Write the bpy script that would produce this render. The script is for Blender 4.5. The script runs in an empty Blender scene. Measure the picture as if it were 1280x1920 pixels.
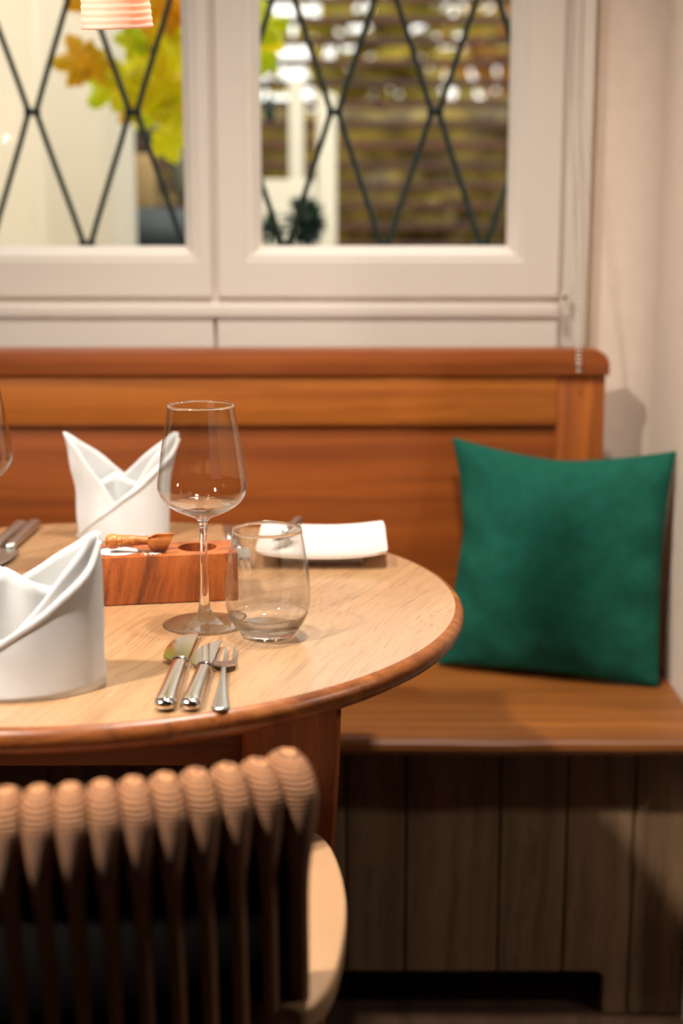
import bpy, bmesh, math, random
from mathutils import Vector, Matrix, noise
random.seed(7)
C = bpy.context.scene.collection
R = math.radians
PI = math.pi
sc = bpy.context.scene

# ------------------------------------------------------------------ camera, light, exposure
FPX, CAMH = 2750.0, 1.17
PITCH = math.atan(565/FPX)
cam = bpy.data.cameras.new('camera'); camo = bpy.data.objects.new('camera', cam); C.objects.link(camo)
camo.location = (0, 0, CAMH); camo.rotation_euler = (PI/2-PITCH, 0, 0)
cam.sensor_fit = 'VERTICAL'; cam.sensor_height = 36; cam.sensor_width = 24
cam.lens = FPX/1920*36
cam.dof.use_dof = True; cam.dof.focus_distance = 1.49; cam.dof.aperture_fstop = 2.8
cam.clip_start = .02; cam.clip_end = 100
sc.camera = camo
sc.view_settings.view_transform = 'Standard'; sc.view_settings.look = 'None'
sc.view_settings.gamma = 1; sc.view_settings.use_curve_mapping = False
sc.view_settings.exposure = 0.1
sc.cycles.max_bounces = 14; sc.cycles.transparent_max_bounces = 16; sc.cycles.transmission_bounces = 12
sc.cycles.sample_clamp_indirect = 6
w = bpy.data.worlds.new('sky'); sc.world = w; w.use_nodes = True
w.node_tree.nodes['Background'].inputs[0].default_value = (1, .97, .90, 1)
w.node_tree.nodes['Background'].inputs[1].default_value = 2.2

def lamp_area(name, loc, target, size, power, color, shape='DISK', spread=180):
    l = bpy.data.lights.new(name, 'AREA'); l.shape = shape; l.size = size; l.energy = power; l.color = color
    l.spread = R(spread)
    o = bpy.data.objects.new(name, l); C.objects.link(o); o.location = loc
    o.rotation_euler = (Vector(target)-Vector(loc)).to_track_quat('-Z', 'Y').to_euler()
    return o
sun = bpy.data.lights.new('hazy_sun', 'SUN'); sun.energy = 4.5; sun.angle = R(35); sun.color = (1, .95, .86)
suno = bpy.data.objects.new('hazy_sun', sun); C.objects.link(suno)
suno.rotation_euler = Vector((.10, .47, -.88)).to_track_quat('-Z', 'Y').to_euler()
WARM = (1, .92, .83)
lamp_area('neighbour_table_lamp', (1.2, 1.2, 1.5), (.1, 1.9, .3), .10, 3.6, WARM, spread=150)
lamp_area('ceiling_spot_table', (.10, 1.56, 2.42), (.10, 1.61, .7), .12, 11.8, WARM, spread=102)
lamp_area('ceiling_spot_left', (-.95, .62, 2.42), (-.40, 1.35, .75), .12, 15, WARM, spread=86)

# ------------------------------------------------------------------ helpers
def atp(px, py, Y):
    c, s = math.cos(PITCH), math.sin(PITCH)
    x = (px-640)/FPX; y = (960-py)/FPX
    t = Y/(c+y*s)
    return Vector((x*t, Y, CAMH+(-s+y*c)*t))

def srgb(r, g, b):
    f = lambda v: (v/255/12.92) if v/255 <= .04045 else ((v/255+.055)/1.055)**2.4
    return (f(r), f(g), f(b), 1)

def obj(name, bm, mat=None, parent=None, smooth=True, loc=None):
    me = bpy.data.meshes.new(name)
    bmesh.ops.recalc_face_normals(bm, faces=bm.faces)
    bm.to_mesh(me); bm.free()
    if smooth:
        for p in me.polygons: p.use_smooth = True
    o = bpy.data.objects.new(name, me); C.objects.link(o)
    if mat: me.materials.append(mat)
    if parent: o.parent = parent
    if loc: o.location = loc
    return o
def sharp(o, ang=35):
    me = o.data
    bm = bmesh.new(); bm.from_mesh(me)
    for e in bm.edges:
        if len(e.link_faces) == 2 and e.calc_face_angle(0) > R(ang): e.smooth = False
    bm.to_mesh(me); bm.free()
    return o
def thing(name, label, cat, loc=(0, 0, 0), rz=0, group=None):
    o = bpy.data.objects.new(name, None); C.objects.link(o); o.empty_display_size = .05
    o.location = loc; o.rotation_euler = (0, 0, rz)
    o['label'] = label; o['category'] = cat
    if group: o['group'] = group
    return o
def tag(o, label, cat, group=None):
    o['label'] = label; o['category'] = cat
    if group: o['group'] = group
    return o
def struct(o): o['kind'] = 'structure'; return o

def box(bm, x0, x1, y0, y1, z0, z1, bev=0, seg=2):
    r = bmesh.ops.create_cube(bm, size=1)
    vs = r['verts']
    bmesh.ops.scale(bm, vec=(x1-x0, y1-y0, z1-z0), verts=vs)
    bmesh.ops.translate(bm, vec=((x0+x1)/2, (y0+y1)/2, (z0+z1)/2), verts=vs)
    if bev:
        es = list({e for v in vs for e in v.link_edges})
        bmesh.ops.bevel(bm, geom=es, offset=bev, segments=seg, affect='EDGES', profile=.5)
    return bm
def nb(): return bmesh.new()
def bx(*a, **k): return box(nb(), *a, **k)

def lathe(prof, n=64, bm=None, closed=False):
    """prof: list of (r, z). returns bmesh revolved about z"""
    bm = bm or nb()
    rings = []
    for r, z in prof:
        if r < 1e-6: rings.append([bm.verts.new((0, 0, z))])
        else: rings.append([bm.verts.new((r*math.cos(2*PI*i/n), r*math.sin(2*PI*i/n), z)) for i in range(n)])
    prs = list(zip(rings, rings[1:]))
    if closed: prs.append((rings[-1], rings[0]))
    for a, b in prs:
        for i in range(n):
            j = (i+1) % n
            if len(a) == 1 and len(b) == 1: continue
            if len(a) == 1: bm.faces.new((a[0], b[i], b[j]))
            elif len(b) == 1: bm.faces.new((a[i], a[j], b[0]))
            else: bm.faces.new((a[i], a[j], b[j], b[i]))
    return bm
def catmull(pts, n=6):
    out = []
    P = [pts[0]]+list(pts)+[pts[-1]]
    for i in range(1, len(P)-2):
        p0, p1, p2, p3 = [Vector(p) for p in P[i-1:i+3]]
        for k in range(n):
            t = k/n
            out.append(.5*((2*p1)+(-p0+p2)*t+(2*p0-5*p1+4*p2-p3)*t*t+(-p0+3*p1-3*p2+p3)*t**3))
    out.append(Vector(pts[-1]))
    return out
def tube(pts, rad, n=10, bm=None, flat=1.0, up=None, cap=True):
    bm = bm or nb(); rings = []
    pts = [Vector(p) for p in pts]
    ref = Vector(up) if up else None
    for i, p in enumerate(pts):
        t = (pts[min(i+1, len(pts)-1)]-pts[max(i-1, 0)]).normalized()
        if ref is None:
            ref = Vector((0, 0, 1)) if abs(t.z) < .9 else Vector((0, 1, 0))
        a = t.cross(ref).normalized(); b = a.cross(t).normalized()
        if up is None: ref = b
        r = rad(i/(len(pts)-1)) if callable(rad) else rad
        rings.append([bm.verts.new(p+a*math.cos(2*PI*k/n)*r+b*math.sin(2*PI*k/n)*r*flat) for k in range(n)])
    for A, B in zip(rings, rings[1:]):
        for k in range(n): bm.faces.new((A[k], A[(k+1) % n], B[(k+1) % n], B[k]))
    if cap:
        bm.faces.new(rings[0][::-1]); bm.faces.new(rings[-1])
    return bm
def loft(sections, bm=None, cap=True):
    """sections: lists of equal length of Vectors, closed rings"""
    bm = bm or nb()
    rings = [[bm.verts.new(p) for p in s] for s in sections]
    n = len(rings[0])
    for A, B in zip(rings, rings[1:]):
        for k in range(n): bm.faces.new((A[k], A[(k+1) % n], B[(k+1) % n], B[k]))
    if cap:
        bm.faces.new(rings[0][::-1]); bm.faces.new(rings[-1])
    return bm
def extrude_poly(pts, z0, z1, bev=0, bm=None, seg=2):
    """2D outline -> prism from z0 to z1"""
    bm = bm or nb()
    vs = [bm.verts.new((p[0], p[1], z0)) for p in pts]
    f = bm.faces.new(vs)
    r = bmesh.ops.extrude_face_region(bm, geom=[f])
    tv = [v for v in r['geom'] if isinstance(v, bmesh.types.BMVert)]
    bmesh.ops.translate(bm, vec=(0, 0, z1-z0), verts=tv)
    if bev:
        es = [e for e in bm.edges if abs(e.verts[0].co.z-e.verts[1].co.z) < 1e-7]
        bmesh.ops.bevel(bm, geom=es, offset=bev, segments=seg, affect='EDGES', profile=.5)
    return bm
def rectloft(loops, bm=None):
    """loops: (x0,x1,z0,z1,y) rectangles in the xz plane joined one after the other"""
    bm = bm or nb(); rings = []
    for x0, x1, z0, z1, y in loops:
        rings.append([bm.verts.new(p) for p in ((x0, y, z0), (x1, y, z0), (x1, y, z1), (x0, y, z1))])
    for A, B in zip(rings, rings[1:]):
        for k in range(4): bm.faces.new((A[k], A[(k+1) % 4], B[(k+1) % 4], B[k]))
    return bm

# ------------------------------------------------------------------ materials
def newmat(name):
    m = bpy.data.materials.new(name); m.use_nodes = True
    nt = m.node_tree; nt.nodes.clear()
    out = nt.nodes.new('ShaderNodeOutputMaterial')
    b = nt.nodes.new('ShaderNodeBsdfPrincipled'); nt.links.new(b.outputs[0], out.inputs[0])
    return m, nt, b, out
def plain(name, col, rough=.5, metal=0, bump=0, bscale=200, coat=0, var=0.0, vscale=8, sheen=0, spec=None):
    m, nt, b, out = newmat(name)
    b.inputs['Base Color'].default_value = col; b.inputs['Roughness'].default_value = rough
    b.inputs['Metallic'].default_value = metal; b.inputs['Coat Weight'].default_value = coat
    if spec is not None: b.inputs['Specular IOR Level'].default_value = spec
    if sheen: b.inputs['Sheen Weight'].default_value = sheen
    tc = nt.nodes.new('ShaderNodeTexCoord')
    if var:
        n = nt.nodes.new('ShaderNodeTexNoise'); n.inputs['Scale'].default_value = vscale; n.inputs['Detail'].default_value = 5
        nt.links.new(tc.outputs['Object'], n.inputs['Vector'])
        r = nt.nodes.new('ShaderNodeValToRGB')
        r.color_ramp.elements[0].position = .3; r.color_ramp.elements[1].position = .7
        r.color_ramp.elements[0].color = tuple(c*(1-var) for c in col[:3])+(1,)
        r.color_ramp.elements[1].color = tuple(min(1, c*(1+var)) for c in col[:3])+(1,)
        nt.links.new(n.outputs[0], r.inputs[0]); nt.links.new(r.outputs[0], b.inputs['Base Color'])
    if bump:
        n = nt.nodes.new('ShaderNodeTexNoise'); n.inputs['Scale'].default_value = bscale; n.inputs['Detail'].default_value = 4
        nt.links.new(tc.outputs['Object'], n.inputs['Vector'])
        bp = nt.nodes.new('ShaderNodeBump'); bp.inputs['Strength'].default_value = bump; bp.inputs['Distance'].default_value = .002
        nt.links.new(n.outputs[0], bp.inputs['Height']); nt.links.new(bp.outputs[0], b.inputs['Normal'])
    return m
def wood(name, light, mid, dark, axis='x', rot=0, s=1.0, rough=.4, coat=0, pores=.35, warp=.12, bump=.15, bands=True, spec=.5, bandk=.8):
    """axis = the grain direction. grain noise stretched along the axis, broad figure, fine dark pores"""
    m, nt, b, out = newmat(name)
    N = nt.nodes.new; L = nt.links.new
    tc = N('ShaderNodeTexCoord')
    mp0 = N('ShaderNodeMapping'); mp0.inputs['Rotation'].default_value = (0, 0, rot)
    L(tc.outputs['Object'], mp0.inputs[0])
    # low-frequency warp
    wn = N('ShaderNodeTexNoise'); wn.inputs['Scale'].default_value = 3.2*s; wn.inputs['Detail'].default_value = 2
    L(mp0.outputs[0], wn.inputs['Vector'])
    sub = N('ShaderNodeVectorMath'); sub.operation = 'SUBTRACT'; sub.inputs[1].default_value = (.5, .5, .5)
    L(wn.outputs['Color'], sub.inputs[0])
    scl = N('ShaderNodeVectorMath'); scl.operation = 'SCALE'; scl.inputs['Scale'].default_value = warp
    L(sub.outputs[0], scl.inputs[0])
    add = N('ShaderNodeVectorMath'); L(mp0.outputs[0], add.inputs[0]); L(scl.outputs[0], add.inputs[1])
    def mapping(long, cross):
        mp = N('ShaderNodeMapping')
        v = [cross]*3; v['xyz'.index(axis)] = long
        mp.inputs['Scale'].default_value = [a*s for a in v]
        L(add.outputs[0], mp.inputs[0]); return mp
    m1 = mapping(1.0, 26)
    n1 = N('ShaderNodeTexNoise'); n1.inputs['Scale'].default_value = 1; n1.inputs['Detail'].default_value = 7; n1.inputs['Roughness'].default_value = .6
    L(m1.outputs[0], n1.inputs['Vector'])
    r1 = N('ShaderNodeValToRGB'); e = r1.color_ramp.elements
    e[0].position = .28; e[0].color = dark; e[1].position = .72; e[1].color = light
    k = e.new(.5); k.color = mid
    L(n1.outputs[0], r1.inputs[0])
    m2 = mapping(3, 420)
    n2 = N('ShaderNodeTexNoise'); n2.inputs['Scale'].default_value = 1; n2.inputs['Detail'].default_value = 2
    L(m2.outputs[0], n2.inputs['Vector'])
    r2 = N('ShaderNodeValToRGB'); e = r2.color_ramp.elements
    e[0].position = .30; e[0].color = (1-pores,)*3+(1,); e[1].position = .48; e[1].color = (1, 1, 1, 1)
    L(n2.outputs[0], r2.inputs[0])
    mx = N('ShaderNodeMix'); mx.data_type = 'RGBA'; mx.blend_type = 'MULTIPLY'; mx.inputs[0].default_value = 1
    L(r1.outputs[0], mx.inputs[6]); L(r2.outputs[0], mx.inputs[7])
    last = mx.outputs[2]
    if bands:
        m3 = mapping(.7, 45)
        wv = N('ShaderNodeTexNoise'); wv.inputs['Scale'].default_value = 1; wv.inputs['Detail'].default_value = 3
        L(m3.outputs[0], wv.inputs['Vector'])
        r3 = N('ShaderNodeValToRGB'); e = r3.color_ramp.elements
        e[0].position = .36; e[0].color = (.74, .70, .66, 1); e[1].position = .52; e[1].color = (1, 1, 1, 1)
        L(wv.outputs[0], r3.inputs[0])
        mx2 = N('ShaderNodeMix'); mx2.data_type = 'RGBA'; mx2.blend_type = 'MULTIPLY'; mx2.inputs[0].default_value = bandk
        L(last, mx2.inputs[6]); L(r3.outputs[0], mx2.inputs[7]); last = mx2.outputs[2]
    L(last, b.inputs['Base Color'])
    b.inputs['Roughness'].default_value = rough; b.inputs['Coat Weight'].default_value = coat
    b.inputs['Coat Roughness'].default_value = .25; b.inputs['Specular IOR Level'].default_value = spec
    bp = N('ShaderNodeBump'); bp.inputs['Strength'].default_value = bump; bp.inputs['Distance'].default_value = .001
    L(r2.outputs[0], bp.inputs['Height']); L(bp.outputs[0], b.inputs['Normal'])
    return m
def glassmat(name, rough=0.0, col=(1, 1, 1, 1), ior=1.5):
    m = bpy.data.materials.new(name); m.use_nodes = True; nt = m.node_tree; nt.nodes.clear()
    out = nt.nodes.new('ShaderNodeOutputMaterial'); g = nt.nodes.new('ShaderNodeBsdfGlass')
    g.inputs['Color'].default_value = col; g.inputs['Roughness'].default_value = rough; g.inputs['IOR'].default_value = ior
    nt.links.new(g.outputs[0], out.inputs[0]); return m
def panemat(name, ior=1.45):
    m = bpy.data.materials.new(name); m.use_nodes = True; nt = m.node_tree; nt.nodes.clear()
    out = nt.nodes.new('ShaderNodeOutputMaterial'); t = nt.nodes.new('ShaderNodeBsdfTransparent'); g = nt.nodes.new('ShaderNodeBsdfGlossy')
    g.inputs['Roughness'].default_value = 0
    t.inputs[0].default_value = (.97, .98, .97, 1)
    f = nt.nodes.new('ShaderNodeFresnel'); ge = nt.nodes.new('ShaderNodeNewGeometry'); mr = nt.nodes.new('ShaderNodeMapRange')
    mr.inputs['To Min'].default_value = ior; mr.inputs['To Max'].default_value = 1/ior
    nt.links.new(ge.outputs['Backfacing'], mr.inputs[0]); nt.links.new(mr.outputs[0], f.inputs[0])
    mx = nt.nodes.new('ShaderNodeMixShader')
    nt.links.new(f.outputs[0], mx.inputs[0]); nt.links.new(t.outputs[0], mx.inputs[1]); nt.links.new(g.outputs[0], mx.inputs[2])
    nt.links.new(mx.outputs[0], out.inputs[0]); return m
def leafmat(name, c1, c2, sc_=25):
    m, nt, b, out = newmat(name)
    N = nt.nodes.new; L = nt.links.new
    tc = N('ShaderNodeTexCoord'); n = N('ShaderNodeTexNoise'); n.inputs['Scale'].default_value = sc_; n.inputs['Detail'].default_value = 4
    L(tc.outputs['Object'], n.inputs['Vector'])
    r = N('ShaderNodeValToRGB'); e = r.color_ramp.elements
    e[0].position = .38; e[0].color = c1; e[1].position = .62; e[1].color = c2
    L(n.outputs[0], r.inputs[0]); L(r.outputs[0], b.inputs['Base Color']); b.inputs['Roughness'].default_value = .5
    t = N('ShaderNodeBsdfTranslucent'); L(r.outputs[0], t.inputs[0])
    mx = N('ShaderNodeMixShader'); mx.inputs[0].default_value = .5
    L(b.outputs[0], mx.inputs[1]); L(t.outputs[0], mx.inputs[2]); L(mx.outputs[0], out.inputs[0])
    return m

M = {}
M['white'] = plain('white_paint', srgb(222, 210, 198), .35, bump=.05, bscale=60)
M['plaster'] = plain('plaster', srgb(226, 207, 189), .9, bump=.6, bscale=260, var=.03, vscale=30)
M['darkwall'] = plain('brown_wall', srgb(34, 27, 23), .9)
M['ceil'] = plain('ceiling_paint', srgb(88, 74, 62), .9)
M['floor'] = wood('floor_boards', srgb(90, 66, 48), srgb(74, 52, 38), srgb(50, 35, 26), 'y', s=1, rough=.5)
M['oak'] = wood('bench_oak', srgb(166, 88, 32), srgb(152, 78, 27), srgb(136, 68, 23), 'x', s=1.1, rough=.45, pores=.16, warp=.02, spec=.4)
M['rail'] = wood('bench_rail_oak_lit', srgb(200, 118, 46), srgb(182, 104, 38), srgb(160, 88, 31), 'x', s=1.2, rough=.45, pores=.16, warp=.02, spec=.4)  # bench oak lightened on the rail for the lamplight falling from above
M['oak_v'] = wood('bench_oak_upright', srgb(184, 104, 40), srgb(164, 88, 32), srgb(136, 70, 25), 'z', s=1.3, rough=.45, pores=.18, warp=.03, spec=.4)
M['cap'] = wood('bench_cap_oak', srgb(162, 86, 35), srgb(146, 75, 30), srgb(124, 62, 25), 'x', s=1.2, rough=.42, pores=.18, warp=.02, spec=.4)
M['seatwood'] = wood('bench_seat_oak', srgb(146, 88, 36), srgb(131, 77, 30), srgb(112, 63, 24), 'x', s=1.1, rough=.42, pores=.22, warp=.02)
M['plank'] = wood('bench_plank_oak', srgb(156, 124, 92), srgb(134, 106, 78), srgb(100, 78, 56), 'z', s=1.4, rough=.5, pores=.4, warp=.04)
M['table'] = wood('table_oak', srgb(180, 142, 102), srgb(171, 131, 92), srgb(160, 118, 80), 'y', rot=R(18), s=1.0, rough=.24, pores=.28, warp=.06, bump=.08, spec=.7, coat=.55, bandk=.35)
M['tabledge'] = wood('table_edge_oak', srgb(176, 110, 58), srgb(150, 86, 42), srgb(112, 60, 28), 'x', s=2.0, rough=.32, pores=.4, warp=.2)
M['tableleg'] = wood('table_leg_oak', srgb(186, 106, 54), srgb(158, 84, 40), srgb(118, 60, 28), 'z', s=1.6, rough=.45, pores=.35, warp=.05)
M['block'] = wood('walnut_block', srgb(186, 104, 38), srgb(160, 80, 27), srgb(72, 36, 17), 'z', s=1.7, rough=.5, pores=.4, warp=.09)
M['blocktop'] = M['block']
M['scoop'] = wood('olive_wood', srgb(206, 132, 62), srgb(184, 108, 44), srgb(140, 76, 30), 'x', s=3, rough=.42, pores=.15, warp=.2)
M['chairwood'] = plain('chair_beech', srgb(176, 136, 98), .45, var=.04, vscale=12)
M['rope'] = plain('rope', srgb(126, 88, 66), .85)
M['metal'] = plain('polished_steel', (.86, .82, .76, 1), .10, 1, var=.0)
M['metal2'] = plain('brushed_steel', (.62, .60, .57, 1), .28, 1)
M['porc'] = plain('porcelain', srgb(240, 234, 226), .12, coat=.6)
M['salt'] = plain('salt', srgb(245, 240, 235), .8, bump=1, bscale=900)
def solidglass(name):
    m = glassmat(name); nt = m.node_tree; out = nt.nodes['Material Output']; g = nt.nodes['Glass BSDF']
    t = nt.nodes.new('ShaderNodeBsdfTransparent'); mx = nt.nodes.new('ShaderNodeMixShader'); mx.inputs[0].default_value = .88
    nt.links.new(t.outputs[0], mx.inputs[1]); nt.links.new(g.outputs[0], mx.inputs[2]); nt.links.new(mx.outputs[0], out.inputs[0]); return m
M['glass'] = solidglass('drinking_glass_solid')
M['thin'] = panemat('drinking_glass_thin', 1.62)
M['thin'].node_tree.nodes['Transparent BSDF'].inputs[0].default_value = (.985, .985, .98, 1)
def split_glass(o, z, lip):
    o.data.materials.append(M['thin'])
    for p in o.data.polygons:
        if z < p.center.z < lip: p.material_index = 1
M['pane'] = panemat('window_pane_glass')
M['bead'] = plain('bead_plastic', srgb(225, 215, 200), .3)
M['iron'] = plain('green_iron', srgb(10, 36, 28), .65, var=.2, vscale=40)
M['ironclamp'] = plain('dark_iron', srgb(10, 30, 28), .5)
M['black'] = plain('dark_plastic', srgb(18, 22, 24), .5)

# linen: woven bump, gentle colour variation
def cloth(name, col, weave=900, var=.06, rough=.9, bumpd=.0006, soft=0, trans=0):
    m, nt, b, out = newmat(name); N = nt.nodes.new; L = nt.links.new
    b.inputs['Roughness'].default_value = rough; b.inputs['Specular IOR Level'].default_value = .2
    tc = N('ShaderNodeTexCoord')
    n = N('ShaderNodeTexNoise'); n.inputs['Scale'].default_value = 60; n.inputs['Detail'].default_value = 6
    L(tc.outputs['Object'], n.inputs['Vector'])
    r = N('ShaderNodeValToRGB'); e = r.color_ramp.elements
    e[0].position = .3; e[0].color = tuple(c*(1-var) for c in col[:3])+(1,); e[1].position = .7; e[1].color = tuple(min(1, c*(1+var)) for c in col[:3])+(1,)
    L(n.outputs[0], r.inputs[0]); L(r.outputs[0], b.inputs['Base Color'])
    wv = N('ShaderNodeTexWave'); wv.inputs['Scale'].default_value = weave/6; wv.bands_direction = 'X'; wv.inputs['Distortion'].default_value = 2
    wv2 = N('ShaderNodeTexWave'); wv2.inputs['Scale'].default_value = weave/6; wv2.bands_direction = 'Z'; wv2.inputs['Distortion'].default_value = 2
    L(tc.outputs['Object'], wv.inputs['Vector']); L(tc.outputs['Object'], wv2.inputs['Vector'])
    a = N('ShaderNodeMath'); a.operation = 'ADD'; L(wv.outputs['Fac'], a.inputs[0]); L(wv2.outputs['Fac'], a.inputs[1])
    bp = N('ShaderNodeBump'); bp.inputs['Strength'].default_value = .5; bp.inputs['Distance'].default_value = bumpd
    L(a.outputs[0], bp.inputs['Height']); L(bp.outputs[0], b.inputs['Normal'])
    if trans:
        t = N('ShaderNodeBsdfTranslucent'); L(r.outputs[0], t.inputs[0])
        mx = N('ShaderNodeMixShader'); mx.inputs[0].default_value = trans
        L(b.outputs[0], mx.inputs[1]); L(t.outputs[0], mx.inputs[2]); L(mx.outputs[0], out.inputs[0])
    return m
M['green'] = cloth('green_linen', srgb(20, 86, 70), weave=1500, var=.16)
M['linen'] = cloth('white_napkin', srgb(230, 230, 228), weave=2400, var=.01, bumpd=.0002, trans=.15)
M['linenhem'] = M['linen']
def ropemat():
    m, nt, b, out = newmat('rope_fibre'); N = nt.nodes.new; L = nt.links.new
    tc = N('ShaderNodeTexCoord')
    wv = N('ShaderNodeTexWave'); wv.bands_direction = 'Z'; wv.inputs['Scale'].default_value = 95; wv.inputs['Distortion'].default_value = 1.2
    L(tc.outputs['Object'], wv.inputs['Vector'])
    wy = N('ShaderNodeTexWave'); wy.bands_direction = 'Y'; wy.inputs['Scale'].default_value = 60; wy.inputs['Distortion'].default_value = 1.0
    L(tc.outputs['Object'], wy.inputs['Vector'])
    mxf = N('ShaderNodeMath'); mxf.operation = 'MAXIMUM'; L(wv.outputs['Fac'], mxf.inputs[0]); L(wy.outputs['Fac'], mxf.inputs[1])
    r = N('ShaderNodeValToRGB'); e = r.color_ramp.elements
    e[0].color = srgb(104, 64, 40); e[1].color = srgb(204, 140, 90)
    L(wv.outputs['Fac'], r.inputs[0]); L(r.outputs[0], b.inputs['Base Color']); b.inputs['Roughness'].default_value = .7
    bp = N('ShaderNodeBump'); bp.inputs['Strength'].default_value = .8; bp.inputs['Distance'].default_value = .002
    L(wv.outputs['Fac'], bp.inputs['Height']); L(bp.outputs[0], b.inputs['Normal'])
    return m
M['rope'] = ropemat()
def shademat():
    m, nt, b, out = newmat('porcelain_shade'); N = nt.nodes.new; L = nt.links.new
    b.inputs['Base Color'].default_value = srgb(238, 222, 208); b.inputs['Roughness'].default_value = .35
    t = N('ShaderNodeBsdfTranslucent'); t.inputs[0].default_value = (1, .60, .42, 1)
    mx = N('ShaderNodeMixShader'); mx.inputs[0].default_value = .28
    L(b.outputs[0], mx.inputs[1]); L(t.outputs[0], mx.inputs[2]); L(mx.outputs[0], out.inputs[0]); return m
M['shade'] = shademat()
def emis(name, col, st):
    m = bpy.data.materials.new(name); m.use_nodes = True; nt = m.node_tree; nt.nodes.clear()
    out = nt.nodes.new('ShaderNodeOutputMaterial'); g = nt.nodes.new('ShaderNodeEmission')
    g.inputs[0].default_value = col; g.inputs[1].default_value = st; nt.links.new(g.outputs[0], out.inputs[0]); return m

# ------------------------------------------------------------------ room shell
WY = 2.42          # front plane of the window sashes
WX = .505          # wall to the right of the bench
RX0, RX1, RY0, CEIL = -3.0, 3.0, -2.6, 2.5
struct(obj('floor', bx(RX0-.1, RX1+.1, RY0-.1, WY+.2, -.1, 0), M['floor'], smooth=False))
struct(obj('ceiling', bx(RX0-.1, RX1+.1, RY0-.1, WY+.2, CEIL, CEIL+.1), M['ceil'], smooth=False))
OX0, OX1, OZ0, OZ1 = -1.06, .368, .94, 2.02     # window opening
bm = nb()
box(bm, RX0, OX0, WY+.03, WY+.2, 0, CEIL); box(bm, OX1, WX+.1, WY+.03, WY+.2, 0, CEIL)
box(bm, OX0, OX1, WY+.03, WY+.2, 0, OZ0); box(bm, OX0, OX1, WY+.03, WY+.2, OZ1, CEIL)
struct(obj('wall_back', bm, M['plaster'], smooth=False))
# right wall: a solid pier from the back wall to the bench front, with a soft plastered inner corner
pts = [(WX+.14, 1.90), (WX+.02, 1.90), (WX, 1.92)]
rc = .08
for i in range(9):
    a = i/8*PI/2
    pts.append((WX-rc+rc*math.cos(a), WY+.03-rc+rc*math.sin(a)))
pts += [(WX-rc, WY+.2), (WX+.14, WY+.2)]
struct(sharp(obj('wall_right', extrude_poly(pts, 0, CEIL), M['plaster']), 40))
struct(obj('wall_far_right', bx(RX1, RX1+.1, RY0, WY+.2, 0, CEIL), M['darkwall'], smooth=False))
struct(obj('wall_beside_pier', bx(WX+.14, RX1, WY+.03, WY+.2, 0, CEIL), M['darkwall'], smooth=False))
struct(obj('wall_left', bx(RX0-.1, RX0, RY0, WY+.2, 0, CEIL), M['darkwall'], smooth=False))
struct(obj('wall_front', bx(RX0, RX1, RY0-.1, RY0, 0, CEIL), M['darkwall'], smooth=False))

# ------------------------------------------------------------------ window
def sash(name, x0, x1, gx0, gx1, z0, gz0, z1, gz1):
    y = WY
    def L(d, yy):   # d: distance outside the glass opening
        return (gx0-d, gx1+d, gz0-d, gz1+d, yy)
    loops = [(x0, x1, z0, z1, y+.05), (x0, x1, z0, z1, y+.004), (x0+.003, x1-.003, z0+.003, z1-.003, y),
             L(.024, y), L(.022, y+.004), L(.015, y+.0045), L(.0125, y+.009), L(.001, y+.024), L(0, y+.03), L(0, y+.05)]
    s = struct(sharp(obj(name, rectloft(loops), M['white']), 20))
    obj('window_pane', bx(gx0-.004, gx1+.004, y+.034, y+.038, gz0-.004, gz1+.004), M['pane'], s, smooth=False)
    return s
GZ0 = 1.113
sash('window_1', -.87, -.2105, -.80, -.256, 1.030, GZ0, 1.96, 1.88)
sash('window_2', -.2025, .356, -.131, .272, 1.030, GZ0, 1.96, 1.88)
# fixed frame behind the sashes: head, jambs, bottom rail
bm = nb()
box(bm, OX0, -.86, WY+.012, WY+.12, OZ0, OZ1); box(bm, -.235, -.178, WY+.012, WY+.10, 1.0, 1.98)
box(bm, .345, OX1, WY+.012, WY+.12, OZ0, OZ1)
box(bm, -.86, .345, WY+.012, WY+.12, 1.95, OZ1); box(bm, -.86, .345, WY+.010, WY+.12, OZ0, 1.045)
struct(obj('window_3', bm, M['white'], smooth=False))
# boards under the sashes
for i, (a, b_) in enumerate(((-1.05, -.2095), (-.2035, .3535))):
    bm = nb()
    vs = [(a, 0), (b_, 0)]
    prof = [(WY+.02, .90), (WY-.002, .90), (WY-.002, .992), (WY-.006, 1.0), (WY-.006, 1.006), (WY+.004, 1.018), (WY+.02, 1.021)]
    A = [bm.verts.new((a, y, z)) for y, z in prof]; B = [bm.verts.new((b_, y, z)) for y, z in prof]
    for k in range(len(prof)-1): bm.faces.new((A[k], B[k], B[k+1], A[k+1]))
    bm.faces.new(A); bm.faces.new(B[::-1])
    bm.faces.new((A[-1], B[-1], B[0], A[0]))
    struct(sharp(obj('trim_%d' % (i+1), bm, M['white']), 25))
# upper continuous moulding that covers the top of the slit
struct(obj('trim_3', bx(-1.05, .3535, WY-.0068, WY+.012, .998, 1.0205, bev=.003), M['white']))
# casing on the right
bm = nb()
box(bm, .3615, .3795, WY+.0, WY+.03, .86, 2.05, bev=.0015)
box(bm, .3785, .4005, WY-.008, WY+.03, .86, 2.06, bev=.003)
struct(sharp(obj('trim_4', bm, M['white']), 25))

# ------------------------------------------------------------------ bench
bench = thing('bench', 'long brown oak bench with panelled backrest and planked front below the window', 'bench', (-.4, 2.1, 0))
def bpart(name, bm, m, par=bench, sh=True):
    bmesh.ops.translate(bm, vec=(.4, -2.1, 0), verts=bm.verts)
    o = obj(name, bm, M[m], par)
    return sharp(o, 30) if sh else o
BY, BT = 2.30, .957
XR = .418
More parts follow.
